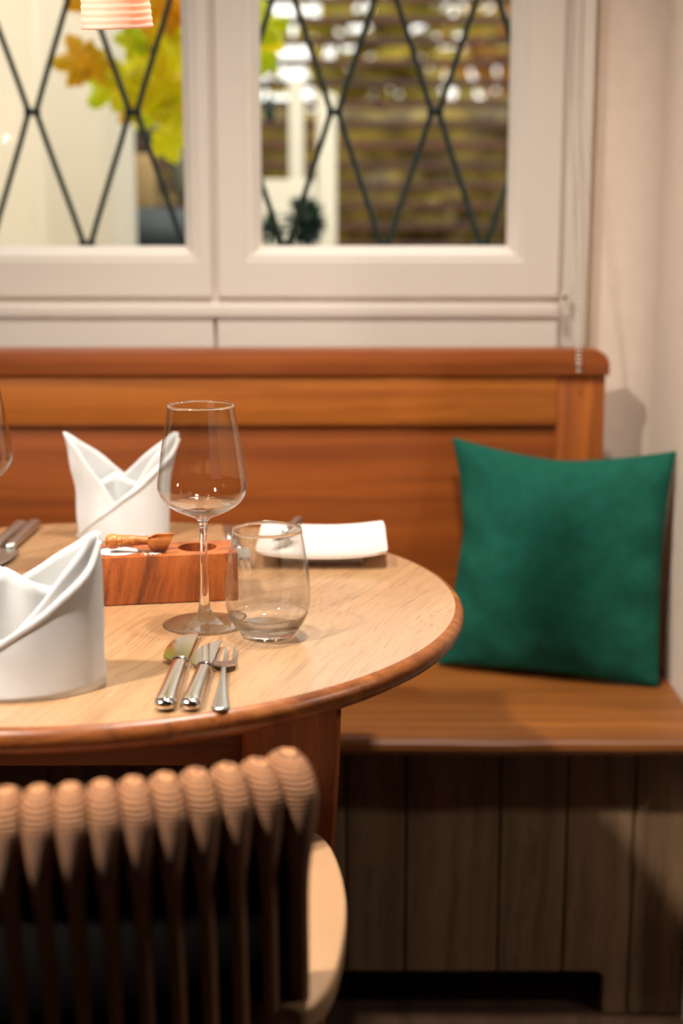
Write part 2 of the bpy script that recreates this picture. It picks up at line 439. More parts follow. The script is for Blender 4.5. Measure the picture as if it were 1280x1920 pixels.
# top cap with the rounded end corner
pts = [(-1.5, .9165), (XR+.002, .9165)]
for i in range(8):
    a = i/7*PI/2
    pts.append((XR+.002-.026*(1-math.cos(a)), BT-.026+.026*math.sin(a)))
pts.append((-1.5, BT))
bm = extrude_poly(pts, 0, .058, bev=.003)
bmesh.ops.rotate(bm, cent=(0, 0, 0), matrix=Matrix.Rotation(PI/2, 3, 'X'), verts=bm.verts)
bmesh.ops.translate(bm, vec=(0, BY-.008+.058, 0), verts=bm.verts)
bpart('backrest_cap', bm, 'cap')
bpart('backrest_rail', bx(-1.5, .3405, BY, BY+.03, .838, .9150, bev=.002), 'rail')
bpart('backrest_stile', bx(.3412, XR-.003, BY, BY+.03, .478, .9150, bev=.002), 'oak_v')
bpart('backrest_panel', bx(-1.5, .3412, BY+.010, BY+.024, .47, .85, bev=.001), 'oak')
bpart('panel_moulding', bx(-1.5, .3405, BY+.002, BY+.02, .8345, .8372, bev=.001), 'cap')
bpart('panel_moulding', bx(.3375, .3405, BY+.002, BY+.02, .48, .8345, bev=.001), 'cap')
# seat with a slightly wavy worn front edge
SZ, SY = .46, 1.905
bm = nb(); nx = 120; rows = []
prof = [(2.325, SZ-.026), (SY+.014, SZ-.026), (SY+.004, SZ-.0235), (SY, SZ-.016), (SY+.001, SZ-.008), (SY+.006, SZ-.002), (SY+.016, SZ), (2.325, SZ)]
for i in range(nx+1):
    x = -1.5+i*(WX-.002+1.5)/nx
    n = noise.noise(Vector((x*7, 3, 0)))
    rows.append([bm.verts.new((x, y+(n*.006 if y < 2.2 else 0), z-(n*n*.004 if k in (4, 5) else 0))) for k, (y, z) in enumerate(prof)])
for A, B in zip(rows, rows[1:]):
    for k in range(len(prof)): bm.faces.new((A[k], A[(k+1) % len(prof)], B[(k+1) % len(prof)], B[k]))
bm.faces.new(rows[0]); bm.faces.new(rows[-1][::-1])
bpart('seat', bm, 'seatwood')
# front planks, with the low opening cut under them
PY = 1.985
gx = [-1.45, -1.33, -1.19, -1.08, -.95, -.80, -.68, -.55, -.42, -.30, -.19, -.09]
def X_at(px, py=1650): return atp(px, py, PY).x
gx += [X_at(648), X_at(759), X_at(934), X_at(1058), X_at(1184), .503]
cut_x = X_at(1130, 1820); cut_z = atp(900, 1822, PY).z
for a, b_ in zip(gx, gx[1:]):
    a += .0012; b_ -= .0012
    if b_ <= cut_x+.001:
        pl = [(a, cut_z), (b_, cut_z), (b_, SZ-.027), (a, SZ-.027)]
    elif a < cut_x:
        pl = [(a, cut_z)]+[(cut_x-.012+.012*math.sin(t*PI/10), cut_z-.012+.012*math.cos(t*PI/10)) for t in range(6)]+[(cut_x, .001), (b_, .001), (b_, SZ-.027), (a, SZ-.027)]
    else:
        pl = [(a, .001), (b_, .001), (b_, SZ-.027), (a, SZ-.027)]
    bm = extrude_poly(pl, 0, .018, bev=.0022, seg=1)
    bmesh.ops.rotate(bm, cent=(0, 0, 0), matrix=Matrix.Rotation(PI/2, 3, 'X'), verts=bm.verts)
    bmesh.ops.translate(bm, vec=(0, PY+.018, 0), verts=bm.verts)
    bpart('front_plank', bm, 'plank')
bpart('back_board', bx(-1.45, .503, PY+.0195, PY+.03, cut_z+.004, SZ-.027), 'plank')

# ------------------------------------------------------------------ cushion
def cushion():
    n = 48; W_, H_ = .352, .366; T = .060
    bm = nb(); F = {}; Bk = {}
    for i in range(n+1):
        for j in range(n+1):
            u = i/n*2-1; v = j/n*2-1
            # edges pull inwards between the pointed corners
            px_ = u*(1-(.17 if u < 0 else .06)*(1-abs(v-.15*(1-v*v))**1.6)*abs(u)**2)*W_/2
            pz_ = v*(1-(.15 if v > 0 else .03)*(1-abs(u)**1.5)*abs(v)**2)*H_/2
            e = max(0, (1-u**2))*max(0, (1-v**2))
            t = T*(e**.55)
            wr = .0045*noise.noise(Vector((u*2.1, v*2.1, 1)))+.0025*noise.noise(Vector((u*5, v*4, 5)))
            edge = max(abs(u), abs(v))
            wr += .007*math.sin(13*v+4*u)*max(0, (abs(u)-.5))*1.8*(1-abs(v))
            wr += .004*math.sin(15*u)*max(0, (abs(v)-.66))*2
            k = 0 if edge > .999 else 1
            F[i, j] = bm.verts.new((px_, -(t+wr*k), pz_))
            Bk[i, j] = F[i, j] if edge > .999 else bm.verts.new((px_, t*.8+wr*k, pz_))
    for i in range(n):
        for j in range(n):
            bm.faces.new((F[i, j], F[i+1, j], F[i+1, j+1], F[i, j+1]))
            bm.faces.new((Bk[i, j], Bk[i, j+1], Bk[i+1, j+1], Bk[i+1, j]))
    return bm, W_, H_
bm, cw, ch = cushion()
cu = obj('cushion', bm, M['green'])
cu.location = (.327, 2.205, .46+.1815)
cu.rotation_mode = 'XYZ'
cu.rotation_euler = (R(-9), R(1.0), R(-17))
s = cu.modifiers.new('subdivision', 'SUBSURF'); s.levels = 1; s.render_levels = 1
tag(cu, 'dark green linen cushion propped on the bench against the right wall', 'cushion')

# ------------------------------------------------------------------ table
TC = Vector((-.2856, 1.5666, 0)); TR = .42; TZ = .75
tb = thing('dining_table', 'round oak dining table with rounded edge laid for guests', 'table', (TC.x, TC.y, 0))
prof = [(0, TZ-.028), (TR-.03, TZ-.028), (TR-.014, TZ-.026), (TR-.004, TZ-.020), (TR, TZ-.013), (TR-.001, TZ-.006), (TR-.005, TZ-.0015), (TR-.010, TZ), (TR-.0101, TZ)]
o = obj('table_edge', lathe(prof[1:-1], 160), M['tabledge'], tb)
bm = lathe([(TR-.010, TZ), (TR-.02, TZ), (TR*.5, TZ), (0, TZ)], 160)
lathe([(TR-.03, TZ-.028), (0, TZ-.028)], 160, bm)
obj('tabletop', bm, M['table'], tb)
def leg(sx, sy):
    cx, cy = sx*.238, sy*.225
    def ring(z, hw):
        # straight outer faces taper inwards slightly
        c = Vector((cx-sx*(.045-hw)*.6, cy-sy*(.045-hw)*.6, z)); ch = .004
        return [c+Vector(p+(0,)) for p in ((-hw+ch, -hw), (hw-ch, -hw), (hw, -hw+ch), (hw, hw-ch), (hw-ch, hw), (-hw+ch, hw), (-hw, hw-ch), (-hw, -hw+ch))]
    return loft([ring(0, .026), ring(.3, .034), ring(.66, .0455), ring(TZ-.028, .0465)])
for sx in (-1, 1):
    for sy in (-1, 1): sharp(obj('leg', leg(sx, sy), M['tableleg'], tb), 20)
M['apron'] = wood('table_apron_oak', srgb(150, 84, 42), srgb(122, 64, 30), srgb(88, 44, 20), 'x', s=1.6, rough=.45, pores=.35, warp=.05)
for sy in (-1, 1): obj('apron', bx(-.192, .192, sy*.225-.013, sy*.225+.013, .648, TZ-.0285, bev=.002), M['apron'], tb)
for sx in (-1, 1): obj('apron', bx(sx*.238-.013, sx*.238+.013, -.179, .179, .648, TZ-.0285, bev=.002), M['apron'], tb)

# ------------------------------------------------------------------ glasses
def shell(outer, inner, n=72):
    """closed glass body: outer profile from bottom centre up to the rim, inner profile back down"""
    return lathe(outer+inner, n)
def sm(p, k=5):
    return [(max(0, v.x), v.y) for v in catmull([Vector((a, b_, 0)) for a, b_ in p], k)]
def wine_glass(label, x, y):
    t = thing('wine_glass', label, 'wine glass', (x, y, TZ))
    bowl_o = sm([(.0046, .1085), (.0085, .1125), (.0175, .1165), (.0300, .1225), (.0400, .1310), (.0452, .1410), (.0458, .1490), (.0440, .1620), (.0407, .1850), (.0368, .2080), (.0333, .2290)])
    bowl_i = sm([(.0327, .2290), (.0362, .2080), (.0400, .1850), (.0432, .1620), (.0449, .1490), (.0443, .1418), (.0390, .1325), (.0290, .1248), (.0170, .1205), (.0080, .1190), (0, .1187)])
    stem = sm([(0, 0), (.0405, 0), (.0415, .0008), (.0405, .0018), (.0300, .0032), (.0190, .0048), (.0110, .0078), (.0072, .0140), (.0052, .0240), (.0040, .0450), (.0037, .0750), (.0040, .1000), (.0047, .1035), (.0046, .1060), (.0046, .1085)], 3)
    o = obj('bowl', shell(stem+bowl_o[1:], bowl_i), M['glass'], t); split_glass(o, .128, .2275)
    return t
wine_glass('empty stemmed wine glass standing beside the tumbler', -.1415, 1.467)
wine_glass('wine glass cut by the left edge of the photo, mostly its bowl', -.4195, 1.645)
def tumbler(label, x, y):
    out = sm([(0, .0012), (.012, .0006), (.0225, 0), (.0262, .0022), (.0325, .0100), (.0390, .0210), (.0425, .0340), (.0430, .0450), (.0416, .0650), (.0383, .0880), (.0345, .1110)])
    inn = sm([(.0334, .1110), (.0371, .0880), (.0403, .0650), (.0416, .0450), (.0410, .0340), (.0372, .0220), (.0300, .0140), (.0200, .0105), (.0100, .0095), (0, .0092)])
    o = obj('tumbler', shell(out, inn), M['glass'], loc=(x, y, TZ)); split_glass(o, .024, .1085)
    return tag(o, label, 'tumbler')
tumbler('empty stemless water tumbler in front of the white plate', -.0738, 1.424)

# ------------------------------------------------------------------ wooden salt block, scoop and salt
bl = thing('salt_block', 'rectangular dark-figured wooden block with round wells for salt', 'condiment holder', (-.2085, 1.5775, TZ), R(10))
BW, BD, BH = .182, .066, .054
def block():
    bm = bx(-BW/2, BW/2, -BD/2, BD/2, 0.0005, BH, bev=.0014)
    return bm
bo = sharp(obj('body', block(), M['block'], bl), 30)
def cutter(x, y, r, d):
    bm = lathe([(0, BH-d), (r*.8, BH-d), (r, BH-d+.004), (r, BH+.01), (0, BH+.01)], 48)
    return bm
cut = nb()
for (x, y, r, d) in ((-.038, .0, .0235, .02), (.0495, .002, .0215, .026)):
    b2 = cutter(x, y, r, d); bmesh.ops.translate(b2, vec=(x, y, 0), verts=b2.verts)
    me = bpy.data.meshes.new('tmp'); b2.to_mesh(me); b2.free(); cut.from_mesh(me); bpy.data.meshes.remove(me)
co = obj('well_cut', cut, None, smooth=False)
md = bo.modifiers.new('wells', 'BOOLEAN'); md.object = co; md.operation = 'DIFFERENCE'; md.solver = 'EXACT'
co.matrix_world = Matrix.Translation((-.2085, 1.5775, TZ)) @ Matrix.Rotation(R(10), 4, 'Z')
bpy.context.view_layer.update()
dg = bpy.context.evaluated_depsgraph_get()
me = bpy.data.meshes.new_from_object(bo.evaluated_get(dg)); bo.modifiers.clear(); bo.data = me
bpy.data.objects.remove(co)
me.materials.clear(); me.materials.append(M['block'])
# salt in the left well, plus spilled grains
bm = nb(); n = 28
ring = []
cv = bm.verts.new((0, 0, .0015))
prev = None
for k in range(1, 8):
    r = .0228*k/7
    cur = [bm.verts.new((r*math.cos(2*PI*i/n), r*math.sin(2*PI*i/n), .0015*(1-k/7)+.0012*noise.noise(Vector((math.cos(2*PI*i/n)*k, math.sin(2*PI*i/n)*k, 0))))) for i in range(n)]
    for i in range(n):
        j = (i+1) % n
        if prev is None: bm.faces.new((cv, cur[i], cur[j]))
        else: bm.faces.new((prev[i], cur[i], cur[j], prev[j]))
    prev = cur
low = [bm.verts.new((v.co.x*.9, v.co.y*.9, -.014)) for v in prev]
for i in range(n): bm.faces.new((prev[i], low[i], low[(i+1) % n], prev[(i+1) % n]))
mw = Matrix.Translation((-.2085, 1.5775, TZ)) @ Matrix.Rotation(R(10), 4, 'Z')
sl = obj('salt', bm, M['salt']); sl.location = mw @ Vector((-.038, 0, BH-.0012)); sl['kind'] = 'stuff'
tag(sl, 'white salt filling the left well of the wooden block', 'salt')
bm = nb()
for i in range(70):
    a = random.random()*2*PI; r = abs(random.gauss(0, .0035))
    s_ = random.uniform(.0005, .0011)
    q = bmesh.ops.create_cube(bm, size=s_)['verts']
    bmesh.ops.rotate(bm, verts=q, cent=(0, 0, 0), matrix=Matrix.Rotation(random.random()*3, 3, (random.random(), random.random(), 1)))
    bmesh.ops.translate(bm, verts=q, vec=(r*math.cos(a)*1.9, r*math.sin(a), s_*.5))
sg = obj('spilled_salt', bm, M['salt'], smooth=False); sg.location = mw @ Vector((-.0015, -.0235, BH)); sg['kind'] = 'stuff'
tag(sg, 'little heap of spilled salt grains under the wooden scoop', 'salt')

# scoop: turned handle, hollow shovel bowl cut on a slant; axis along x, handle left
sp = thing('salt_scoop', 'small turned olive wood scoop lying on the salt block', 'scoop')
prof = [(0, 0), (.0038, .0006), (.0068, .0030), (.0082, .0065), (.0080, .0100), (.0072, .0128), (.0064, .0134), (.0066, .0142), (.0068, .0172), (.0062, .0180), (.0064, .0190), (.0062, .0260), (.0052, .0330), (.0047, .0370), (.0047, .0410), (.0050, .0445)]
bm = lathe(sm(prof, 3), 32)
bmesh.ops.rotate(bm, cent=(0, 0, 0), matrix=Matrix.Rotation(PI/2, 3, 'Y'), verts=bm.verts)
obj('handle', bm, M['scoop'], sp)
def scoopbowl():
    bm = nb(); n = 28; R0 = .0118
    def surf(r, x0):
        rows = []
        for i in range(13):
            s_ = i/12
            row = []
            for k in range(n+1):
                a = PI*.88+(PI*1.24)*k/n           # open towards the top
                z = r*math.sin(a); y = r*math.cos(a)
                hgt = (z+r)/(2*r)
                L_ = .0200+.0130*hgt               # slanted end: the top lip reaches further
                x = x0+s_*(L_-(x0-.0420)*1.0)
                wid = .46+.54*min(1, s_*3.4)**.6
                row.append(bm.verts.new((x, y*wid, z*wid)))
            rows.append(row)
        return rows
    A = surf(R0, .0440); B = surf(R0-.0016, .0455)
    for S in (A, B):
        for r0, r1 in zip(S, S[1:]):
            for k in range(n): bm.faces.new((r0[k], r0[k+1], r1[k+1], r1[k]))
    for k in range(n): bm.faces.new((A[-1][k], A[-1][k+1], B[-1][k+1], B[-1][k]))
    for i in range(12):
        bm.faces.new((A[i][0], A[i+1][0], B[i+1][0], B[i][0])); bm.faces.new((A[i][n], B[i][n], B[i+1][n], A[i+1][n]))
    bm.faces.new([v for v in A[0]])
    return bm
sharp(obj('scoop_bowl', scoopbowl(), M['scoop'], sp), 50)
sp.location = mw @ Vector((-.0515, -.006, BH+.0118)); sp.scale = (1.06, 1.06, 1.06); sp.rotation_euler = (R(0), R(-1.5), R(3))

# ------------------------------------------------------------------ plate
def plate():
    bm = nb(); n = 30; w_, d_ = .160, .176
    T, Bt = {}, {}
    for i in range(n+1):
        for j in range(n+1):
            u = i/n*2-1; v = j/n*2-1
            cr = .10
            uu = u*(1-.035*(v**8)); vv = v*(1-.035*(u**8))
            z = .0140+.0045*(abs(u)**2.4)+.0035*(abs(v)**4)+.0015*(u*u*v*v)
            T[i, j] = bm.verts.new((uu*w_/2, vv*d_/2, z))
            Bt[i, j] = bm.verts.new((uu*(w_/2-.001), vv*(d_/2-.001), z-.0042))
    for i in range(n):
        for j in range(n):
            bm.faces.new((T[i, j], T[i+1, j], T[i+1, j+1], T[i, j+1])); bm.faces.new((Bt[i, j], Bt[i, j+1], Bt[i+1, j+1], Bt[i+1, j]))
    for i in range(n):
        for a, b_ in (((i, 0), (i+1, 0)), ((i+1, n), (i, n))): bm.faces.new((T[a], Bt[a], Bt[b_], T[b_]))
        for a, b_ in (((0, i+1), (0, i)), ((n, i), (n, i+1))): bm.faces.new((T[a], Bt[a], Bt[b_], T[b_]))
    return bm
pt = thing('side_plate', 'white rectangular curved porcelain plate at the far side of the table', 'plate', (-.024, 1.787, TZ), R(0))
o = obj('dish', plate(), M['porc'], pt); sharp(o, 60)
obj('foot', rectloft([]) if False else bx(-.050, .050, -.052, .052, 0, .0120, bev=.001), M['porc'], pt)

# ------------------------------------------------------------------ cutlery
def handle_sections(L_, w0, w1, h0, h1, y0=0, n=20, bulge=.0):
    """oval silver handle from the butt (y0) to the collar"""
    out = []
    for i in range(n+1):
        t = i/n; y = y0+t*L_
        k = 1.0
        if t < .06: k = (1-((.06-t)/.06)**2.6)**.5*.55+.45
        w_ = (w0+(w1-w0)*(t**.85)); h_ = (h0+(h1-h0)*t)
        if .10 < t < .22: w_ *= 1+.03*math.sin((t-.10)/.12*PI)
        out.append([Vector((math.copysign(abs(math.cos(a))**.8, math.cos(a))*w_/2*k, y, max(h0, h1)/2+.0004+math.copysign(abs(math.sin(a))**.8, math.sin(a))*h_/2*k)) for a in [2*PI*q/20 for q in range(20)]])
    return out
def knife(label, loc, rz, L_=.212, hw=.0185, bw=.0225, group=None, mirror=1, mt='metal'):
    t = thing('table_knife', label, 'knife', loc, rz, group)
    hl = L_*.575
    bm = loft(handle_sections(hl, hw, hw*.70, .0115, .0085))
    obj('handle', bm, M[mt], t)
    z = .0062
    c = loft([[Vector((math.cos(a)*w_/2, y, z+math.sin(a)*h_/2)) for a in [2*PI*q/16 for q in range(16)]]
              for y, w_, h_ in ((hl-.001, hw*.66, .008), (hl+.0005, hw*.80, .0098), (hl+.003, hw*.82, .0098), (hl+.0045, hw*.66, .008), (hl+.006, hw*.5, .006))])
    obj('collar', c, M[mt], t)
    bl_ = L_-hl-.004; m_ = mirror
    right = [(hw*.28*m_, 0), (hw*.36*m_, bl_*.35), (hw*.40*m_, bl_*.70), (hw*.44*m_, bl_*1.0)]
    left = [(hw*.36*m_-bw*.10*m_, bl_*.985), (hw*.36*m_-bw*.42*m_, bl_*.93), (hw*.36*m_-bw*.76*m_, bl_*.78), (hw*.34*m_-bw*.95*m_, bl_*.55), (hw*.32*m_-bw*.98*m_, bl_*.3), (hw*.28*m_-bw*.86*m_, bl_*.10), (-hw*.22*m_, 0)]
    o2 = [(v.x, v.y) for v in catmull([Vector(p+(0,)) for p in right+left], 4)]
    bm = extrude_poly([(x, y+hl+.004) for x, y in o2], z-.0006, z+.0006, bev=.0004, seg=1)
    # the blade drops to the table towards its tip
    for v in bm.verts:
        s_ = (v.co.y-hl)/bl_
        v.co.z += -.0016+.0014*max(0, s_)
    bmesh.ops.triangulate(bm, faces=[f for f in bm.faces if len(f.verts) > 4])
    obj('blade', bm, M[mt], t, smooth=False)
    return t
def fork(label, loc, rz, L_=.165, tines=3, hwid=.0195, mt='metal2', group=None):
    t = thing('table_fork', label, 'fork', loc, rz, group)
    hl = L_*.60; secs = []
    for i in range(25):
        s_ = i/24; y = s_*hl
        w_ = .0130*(1-s_)**1.9+.0046
        if s_ < .08: w_ *= math.sqrt(max(0, 1-((.08-s_)/.08)**2))*.9+.1
        h_ = .0030-.0006*s_
        zc = .0022+.0045*math.sin(s_*PI*.5)**2
        secs.append([Vector((math.cos(a)*w_/2, y, zc+math.sin(a)*h_/2)) for a in [2*PI*q/14 for q in range(14)]])
    obj('handle', loft(secs), M[mt], t)
    hd = L_-hl; top = hwid; body = hd*.42
    pts = [(-.0024, 0), (-.0040, .003), (-top*.46, .0085), (-top*.5, .013)]
    tw = top/(tines*2-1)*1.02
    pts2 = []
    for k in range(tines):
        x0 = -top/2+k*(top-tw)/(tines-1)
        pts2 += [(x0+(0.0004 if k else 0), body if k else body-.002), (x0+tw*.12, hd*.80), (x0+tw*.42, hd*.995), (x0+tw*.58, hd*.995), (x0+tw*.88, hd*.80), (x0+tw, body)]
        if k < tines-1:
            xm = x0+tw+((top-tw)/(tines-1)-tw)/2
            pts2 += [(xm, body-.0018)]
    right = [(-x, y) for x, y in pts[::-1]]
    ol = pts+pts2+right
    bm = extrude_poly([(x, y+hl-.001) for x, y in ol], 0, .0015)
    bmesh.ops.triangulate(bm, faces=[f for f in bm.faces if len(f.verts) > 4])
    bmesh.ops.subdivide_edges(bm, edges=[e for e in bm.edges if e.calc_length() > .006], cuts=1)
    for v in bm.verts:
        s_ = (v.co.y-hl)/hd
        v.co.z += .0062-.0052*math.sin(min(1, max(0, s_)/.55)*PI/2)+.0035*max(0, s_-.55)**2*4.9
        v.co.z += .10*v.co.x**2*10*(1-max(0, s_))
    obj('head', bm, M[mt], t, smooth=False)
    return t
def aim(a, b_):
    """placement of a piece whose butt is at a and tip points to b: returns rz"""
    d = Vector(b_)-Vector(a); return math.atan2(d.y, d.x)-PI/2
def ztab(px, py, z=TZ+.004):
    c, s = math.cos(PITCH), math.sin(PITCH)
    x = (px-640)/FPX; y = (960-py)/FPX; t = (z-CAMH)/(-s+y*c)
    return Vector((x*t, (c+y*s)*t, TZ))
def put(fn, label, p, q, **k):
    a = ztab(*p); b_ = ztab(*q)
    return fn(label, a, aim(a, b_), L_=(b_-a).length, **k)
put(knife, 'large silver table knife, leftmost piece of cutlery before the wine glass', (307, 1329), (357, 1190), hw=.0195, bw=.0255)
put(knife, 'smaller silver knife lying between the large knife and the fork', (355, 1329), (401, 1206), hw=.0175, bw=.0215)
put(fork, 'small three-pronged fork lying beside the smaller knife', (412, 1328), (424, 1212), hwid=.0215)
# far setting
put(fork, 'fork with prongs towards the tumbler, seen through its glass', (436, 984), (457, 1066), tines=4, hwid=.026)
# knife resting on the plate
kk = knife('butter knife lying across the white rectangular plate', (0, 0, 0), 0, L_=.165, hw=.013, bw=.017, mt='metal2')
kk.location = Vector((-.056, 1.895, TZ+.0145)); kk.rotation_euler = (R(2.5), 0, R(180-8))
kl = put(knife, 'long knife at the left edge, the right one of two crossing the table', (68, 981), (-24, 1068), hw=.019, bw=.024, mt='metal2')
kl2 = put(knife, 'knife at the left edge, further from the napkin and partly behind the other knife', (42, 983), (-52, 1062), hw=.018, bw=.022, mt='metal2')
# dark spoon-like piece between block and tumbler
sp2 = thing('dessert_spoon', 'spoon with dark shaded bowl lying behind the salt block near the tumbler', 'spoon')
bm = nb()
n = 20; rings = []
for k in range(1, 9):
    r = k/8
    rings.append([bm.verts.new((math.cos(a)*.014*r, math.sin(a)*.021*r, .0012+.0062*r*r)) for a in [2*PI*q/n for q in range(n)]])
c0 = bm.verts.new((0, 0, .0012))
for q in range(n): bm.faces.new((c0, rings[0][q], rings[0][(q+1) % n]))
for A, B in zip(rings, rings[1:]):
    for q in range(n): bm.faces.new((A[q], B[q], B[(q+1) % n], A[(q+1) % n]))
so = obj('spoon_bowl', bm, M['metal2'], sp2); m_ = so.modifiers.new('thickness', 'SOLIDIFY'); m_.thickness = .0009
obj('handle', tube([Vector((0, .020, .007)), (0, .035, .010), (0, .06, .009), (0, .10, .0045), (0, .118, .003)], lambda t: .0022+.004*t*t, 10, flat=.4, up=(0, 0, 1)), M['metal2'], sp2)
a = ztab(430, 1022); sp2.location = a; sp2.rotation_euler = (0, 0, R(6))

# ------------------------------------------------------------------ napkins
def napkin(label, loc, rz, a=.060, b_=.032, hp=.135, flare=.012, seed=0, vf=.045, vb=.085, inner=1.0):
    t = thing('napkin', label, 'napkin', loc, rz)
    n = 96; m = 14
    def hgt(th, front_v, back_v, hp_l=hp, hp_r=hp):
        c = math.cos(th); s = math.sin(th)
        v = front_v if s < 0 else back_v
        H = hp_r if c > 0 else hp_l
        p = 1.25 if s < 0 else 1.0
        q = min(1, abs(c)*1.04)
        return v+(H-v)*(q**1.15 if s < 0 else q**1.02)
    def pos(th, z, off=0):
        c = math.cos(th); s = math.sin(th)
        k = z/hp
        # squarish oval at the bottom, pinched to the side tips at the top
        ra = a+off+flare*k*k
        rb = (b_+off)*(1-.30*k)
        x = c*ra; y = math.copysign(abs(s)**1.35, s)*rb
        wob = .0014*noise.noise(Vector((c*2.2+seed, s*2.2, z*22)))
        return Vector((x+wob*2, y+wob*2, z+.0005))
    def surf(th0, th1, top, bottom=lambda th: 0, off=0, nn=n):
        bm = nb(); rows = []
        for i in range(nn+1):
            th = th0+(th1-th0)*i/nn
            z1 = top(th); z0 = min(bottom(th), z1-.0005)
            rows.append([bm.verts.new(pos(th, z0+(z1-z0)*k/m, off)) for k in range(m+1)])
        for A, B in zip(rows, rows[1:]):
            for k in range(m): bm.faces.new((A[k], B[k], B[k+1], A[k+1]))
        return bm
    def fin(name, bm, th=.0013):
        bmesh.ops.remove_doubles(bm, verts=bm.verts, dist=1e-6)
        o = obj(name, bm, M['linen'], t); s = o.modifiers.new('thickness', 'SOLIDIFY'); s.thickness = th
        return o
    # inner tube with two side peaks
    fin('cloth_body', surf(0, 2*PI, lambda th: hgt(th, vf, vb)))
    # outer overlapping flap: diagonal hem from the right tip down to the lower left
    def diag(th):
        # th from 200 deg (left front) to 360+25 (right)
        s_ = (th-R(196))/(R(358)-R(196)); s_ = min(1, max(0, s_))
        return .004+(hp*.985-.004)*(s_**1.25)
    def diag2(th):
        if th <= R(358): return diag(th)
        return hgt(th, vf, vb)*.99
    fin('front_flap', surf(R(196), R(380), diag2, off=.0022, nn=80), .0016)
    # hem bead along the diagonal
    hem = [pos(R(198)+(R(356)-R(198))*i/60, max(.002, diag(R(198)+(R(356)-R(198))*i/60)-.0035), .0034) for i in range(61)]
    obj('hem', tube(hem, .0026, 8, flat=.25, up=(0, 1, 0)), M['linen'], t)
    # inner folded layer that peeps over the valley
    bm = nb(); rows = []
    for i in range(41):
        u = i/40*2-1
        x = u*a*.86
        top = vb*.96+.018*(1-abs(u+.15)*1.6) if abs(u+.15) < .62 else vb*.96+.018*(1-.62*1.6)+.02*(abs(u+.15)-.62)
        top = max(.03, top*inner)
        row = []
        for k in range(9):
            z = top*k/8
            y = b_*.30*math.sqrt(max(0, 1-u*u))*(1-.2*k/8)+.004*math.sin(u*9+seed)*(k/8)
            row.append(bm.verts.new((x, y, z+.0006)))
        rows.append(row)
    for A, B in zip(rows, rows[1:]):
        for k in range(8): bm.faces.new((A[k], B[k], B[k+1], A[k+1]))
    fin('inner_fold', bm)
    return t
napkin('white napkin folded to two peaks, standing behind the salt block', (-.287, 1.880, TZ), R(0), a=.058, b_=.034, hp=.139, flare=.016, seed=3, vf=.046, vb=.080, inner=.9)
napkin('white folded napkin standing nearest the camera, left of the cutlery', (-.2925, 1.265, TZ), R(0), a=.077, b_=.045, hp=.142, flare=.000, seed=9, vf=.052, vb=.092)

# ------------------------------------------------------------------ pendant lamp
pl = thing('pendant_lamp', 'small lit pendant lamp with ribbed white porcelain shade above the table', 'lamp', (-.219, 1.5, 1.345))
prof_o, prof_i = [], []
for i in range(61):
    z = .105*i/60; r = .0352-.0072*(i/60)**.9
    r += .00045*math.sin(z*2*PI/.0062)
    prof_o.append((r, z))
prof_o += [(.0262, .1075), (.018, .110), (.005, .111)]
prof_i = [(.005, .1085), (.0175, .1075), (.0250, .104)]+[(.0352-.0072*(i/20)**.9-.0022, .105*i/20) for i in range(19, -1, -1)]
sh = obj('lamp_shade', lathe(prof_o+prof_i, 72, closed=True), M['shade'], pl)
blb = obj('bulb', lathe(sm([(0, .028), (.008, .031), (.0125, .042), (.0105, .058), (.0065, .07), (.006, .09), (0, .0905)], 4), 24), emis('bulb_glow', (1, .74, .46, 1), 5), pl)
obj('cord', tube([Vector((0, 0, .1105)), (0, 0, .5), (0, 0, 1.14)], .0018, 8), M['white'], pl)
obj('canopy', lathe([(0, 1.13), (.04, 1.135), (.045, 1.152), (0, 1.154)], 32), M['white'], pl)
for o in (sh, blb): o.rotation_euler = (R(9.0), R(-1.6), 0)
def pendant_light(name, loc, e):
    l = bpy.data.lights.new(name, 'POINT'); l.energy = e; l.color = (1, .87, .74); l.shadow_soft_size = .012
    o = bpy.data.objects.new(name, l); C.objects.link(o); o.location = loc
pendant_light('pendant_light', (-.219, 1.5, 1.345+.018), .5)
# added copy further left, outside the frame, as fill for the napkin fronts
p2 = pl.copy(); C.objects.link(p2); p2.location = (-.86, 1.04, 1.345); p2['label'] = 'added copy of the porcelain pendant, unseen fill light left of the table'
for ch0 in list(pl.children):
    c_ = ch0.copy(); C.objects.link(c_); c_.parent = p2
pl['group'] = p2['group'] = 'pendant lamps over the table'
pendant_light('added_fill_left', (-.86, 1.04, 1.345+.018), 8)

# ------------------------------------------------------------------ blind chain
ch_ = thing('blind_chain', 'white beaded blind chain hanging beside the window over the bench top', 'blind chain', (.373, 2.35, .93))
zb = .928
path = []
xl, xr = .3625, .3745
for z in [1.95-.0062*k for k in range(int((1.95-.945)/.0062))]: path.append((xl, 2.405-(.122*max(0, (1.3-z)/.36)**1.0 if z < 1.3 else 0)-.0, z))
bm = nb()
def bead(p, r):
    q = bmesh.ops.create_icosphere(bm, subdivisions=1, radius=r)['verts']; bmesh.ops.translate(bm, verts=q, vec=p)
for x0, x1 in ((.3595, .3675), (.3745, .3715)):
    k = 0; z = 1.95
    while z > zb+.004:
        s_ = 0 if z > 1.35 else (1.35-z)/(1.35-zb)
        bead((x0+(x1-x0)*s_+.0, 2.402-(2.402-2.282)*s_, z), .0022); z -= .0058
for i in range(1, 4):
    a = PI+PI*i/4; bead((.3695+.002*math.cos(a), 2.282, zb+.003*math.sin(a)), .0022)
obj('chain', bm, M['bead'], ch_)
for o in ch_.children: o.location = -ch_.location
bm = bx(.3555, .3645, 2.3885, 2.3985, 1.017, 1.040, bev=.002)
o = obj('connector', bm, M['bead'], ch_); o.location = -ch_.location
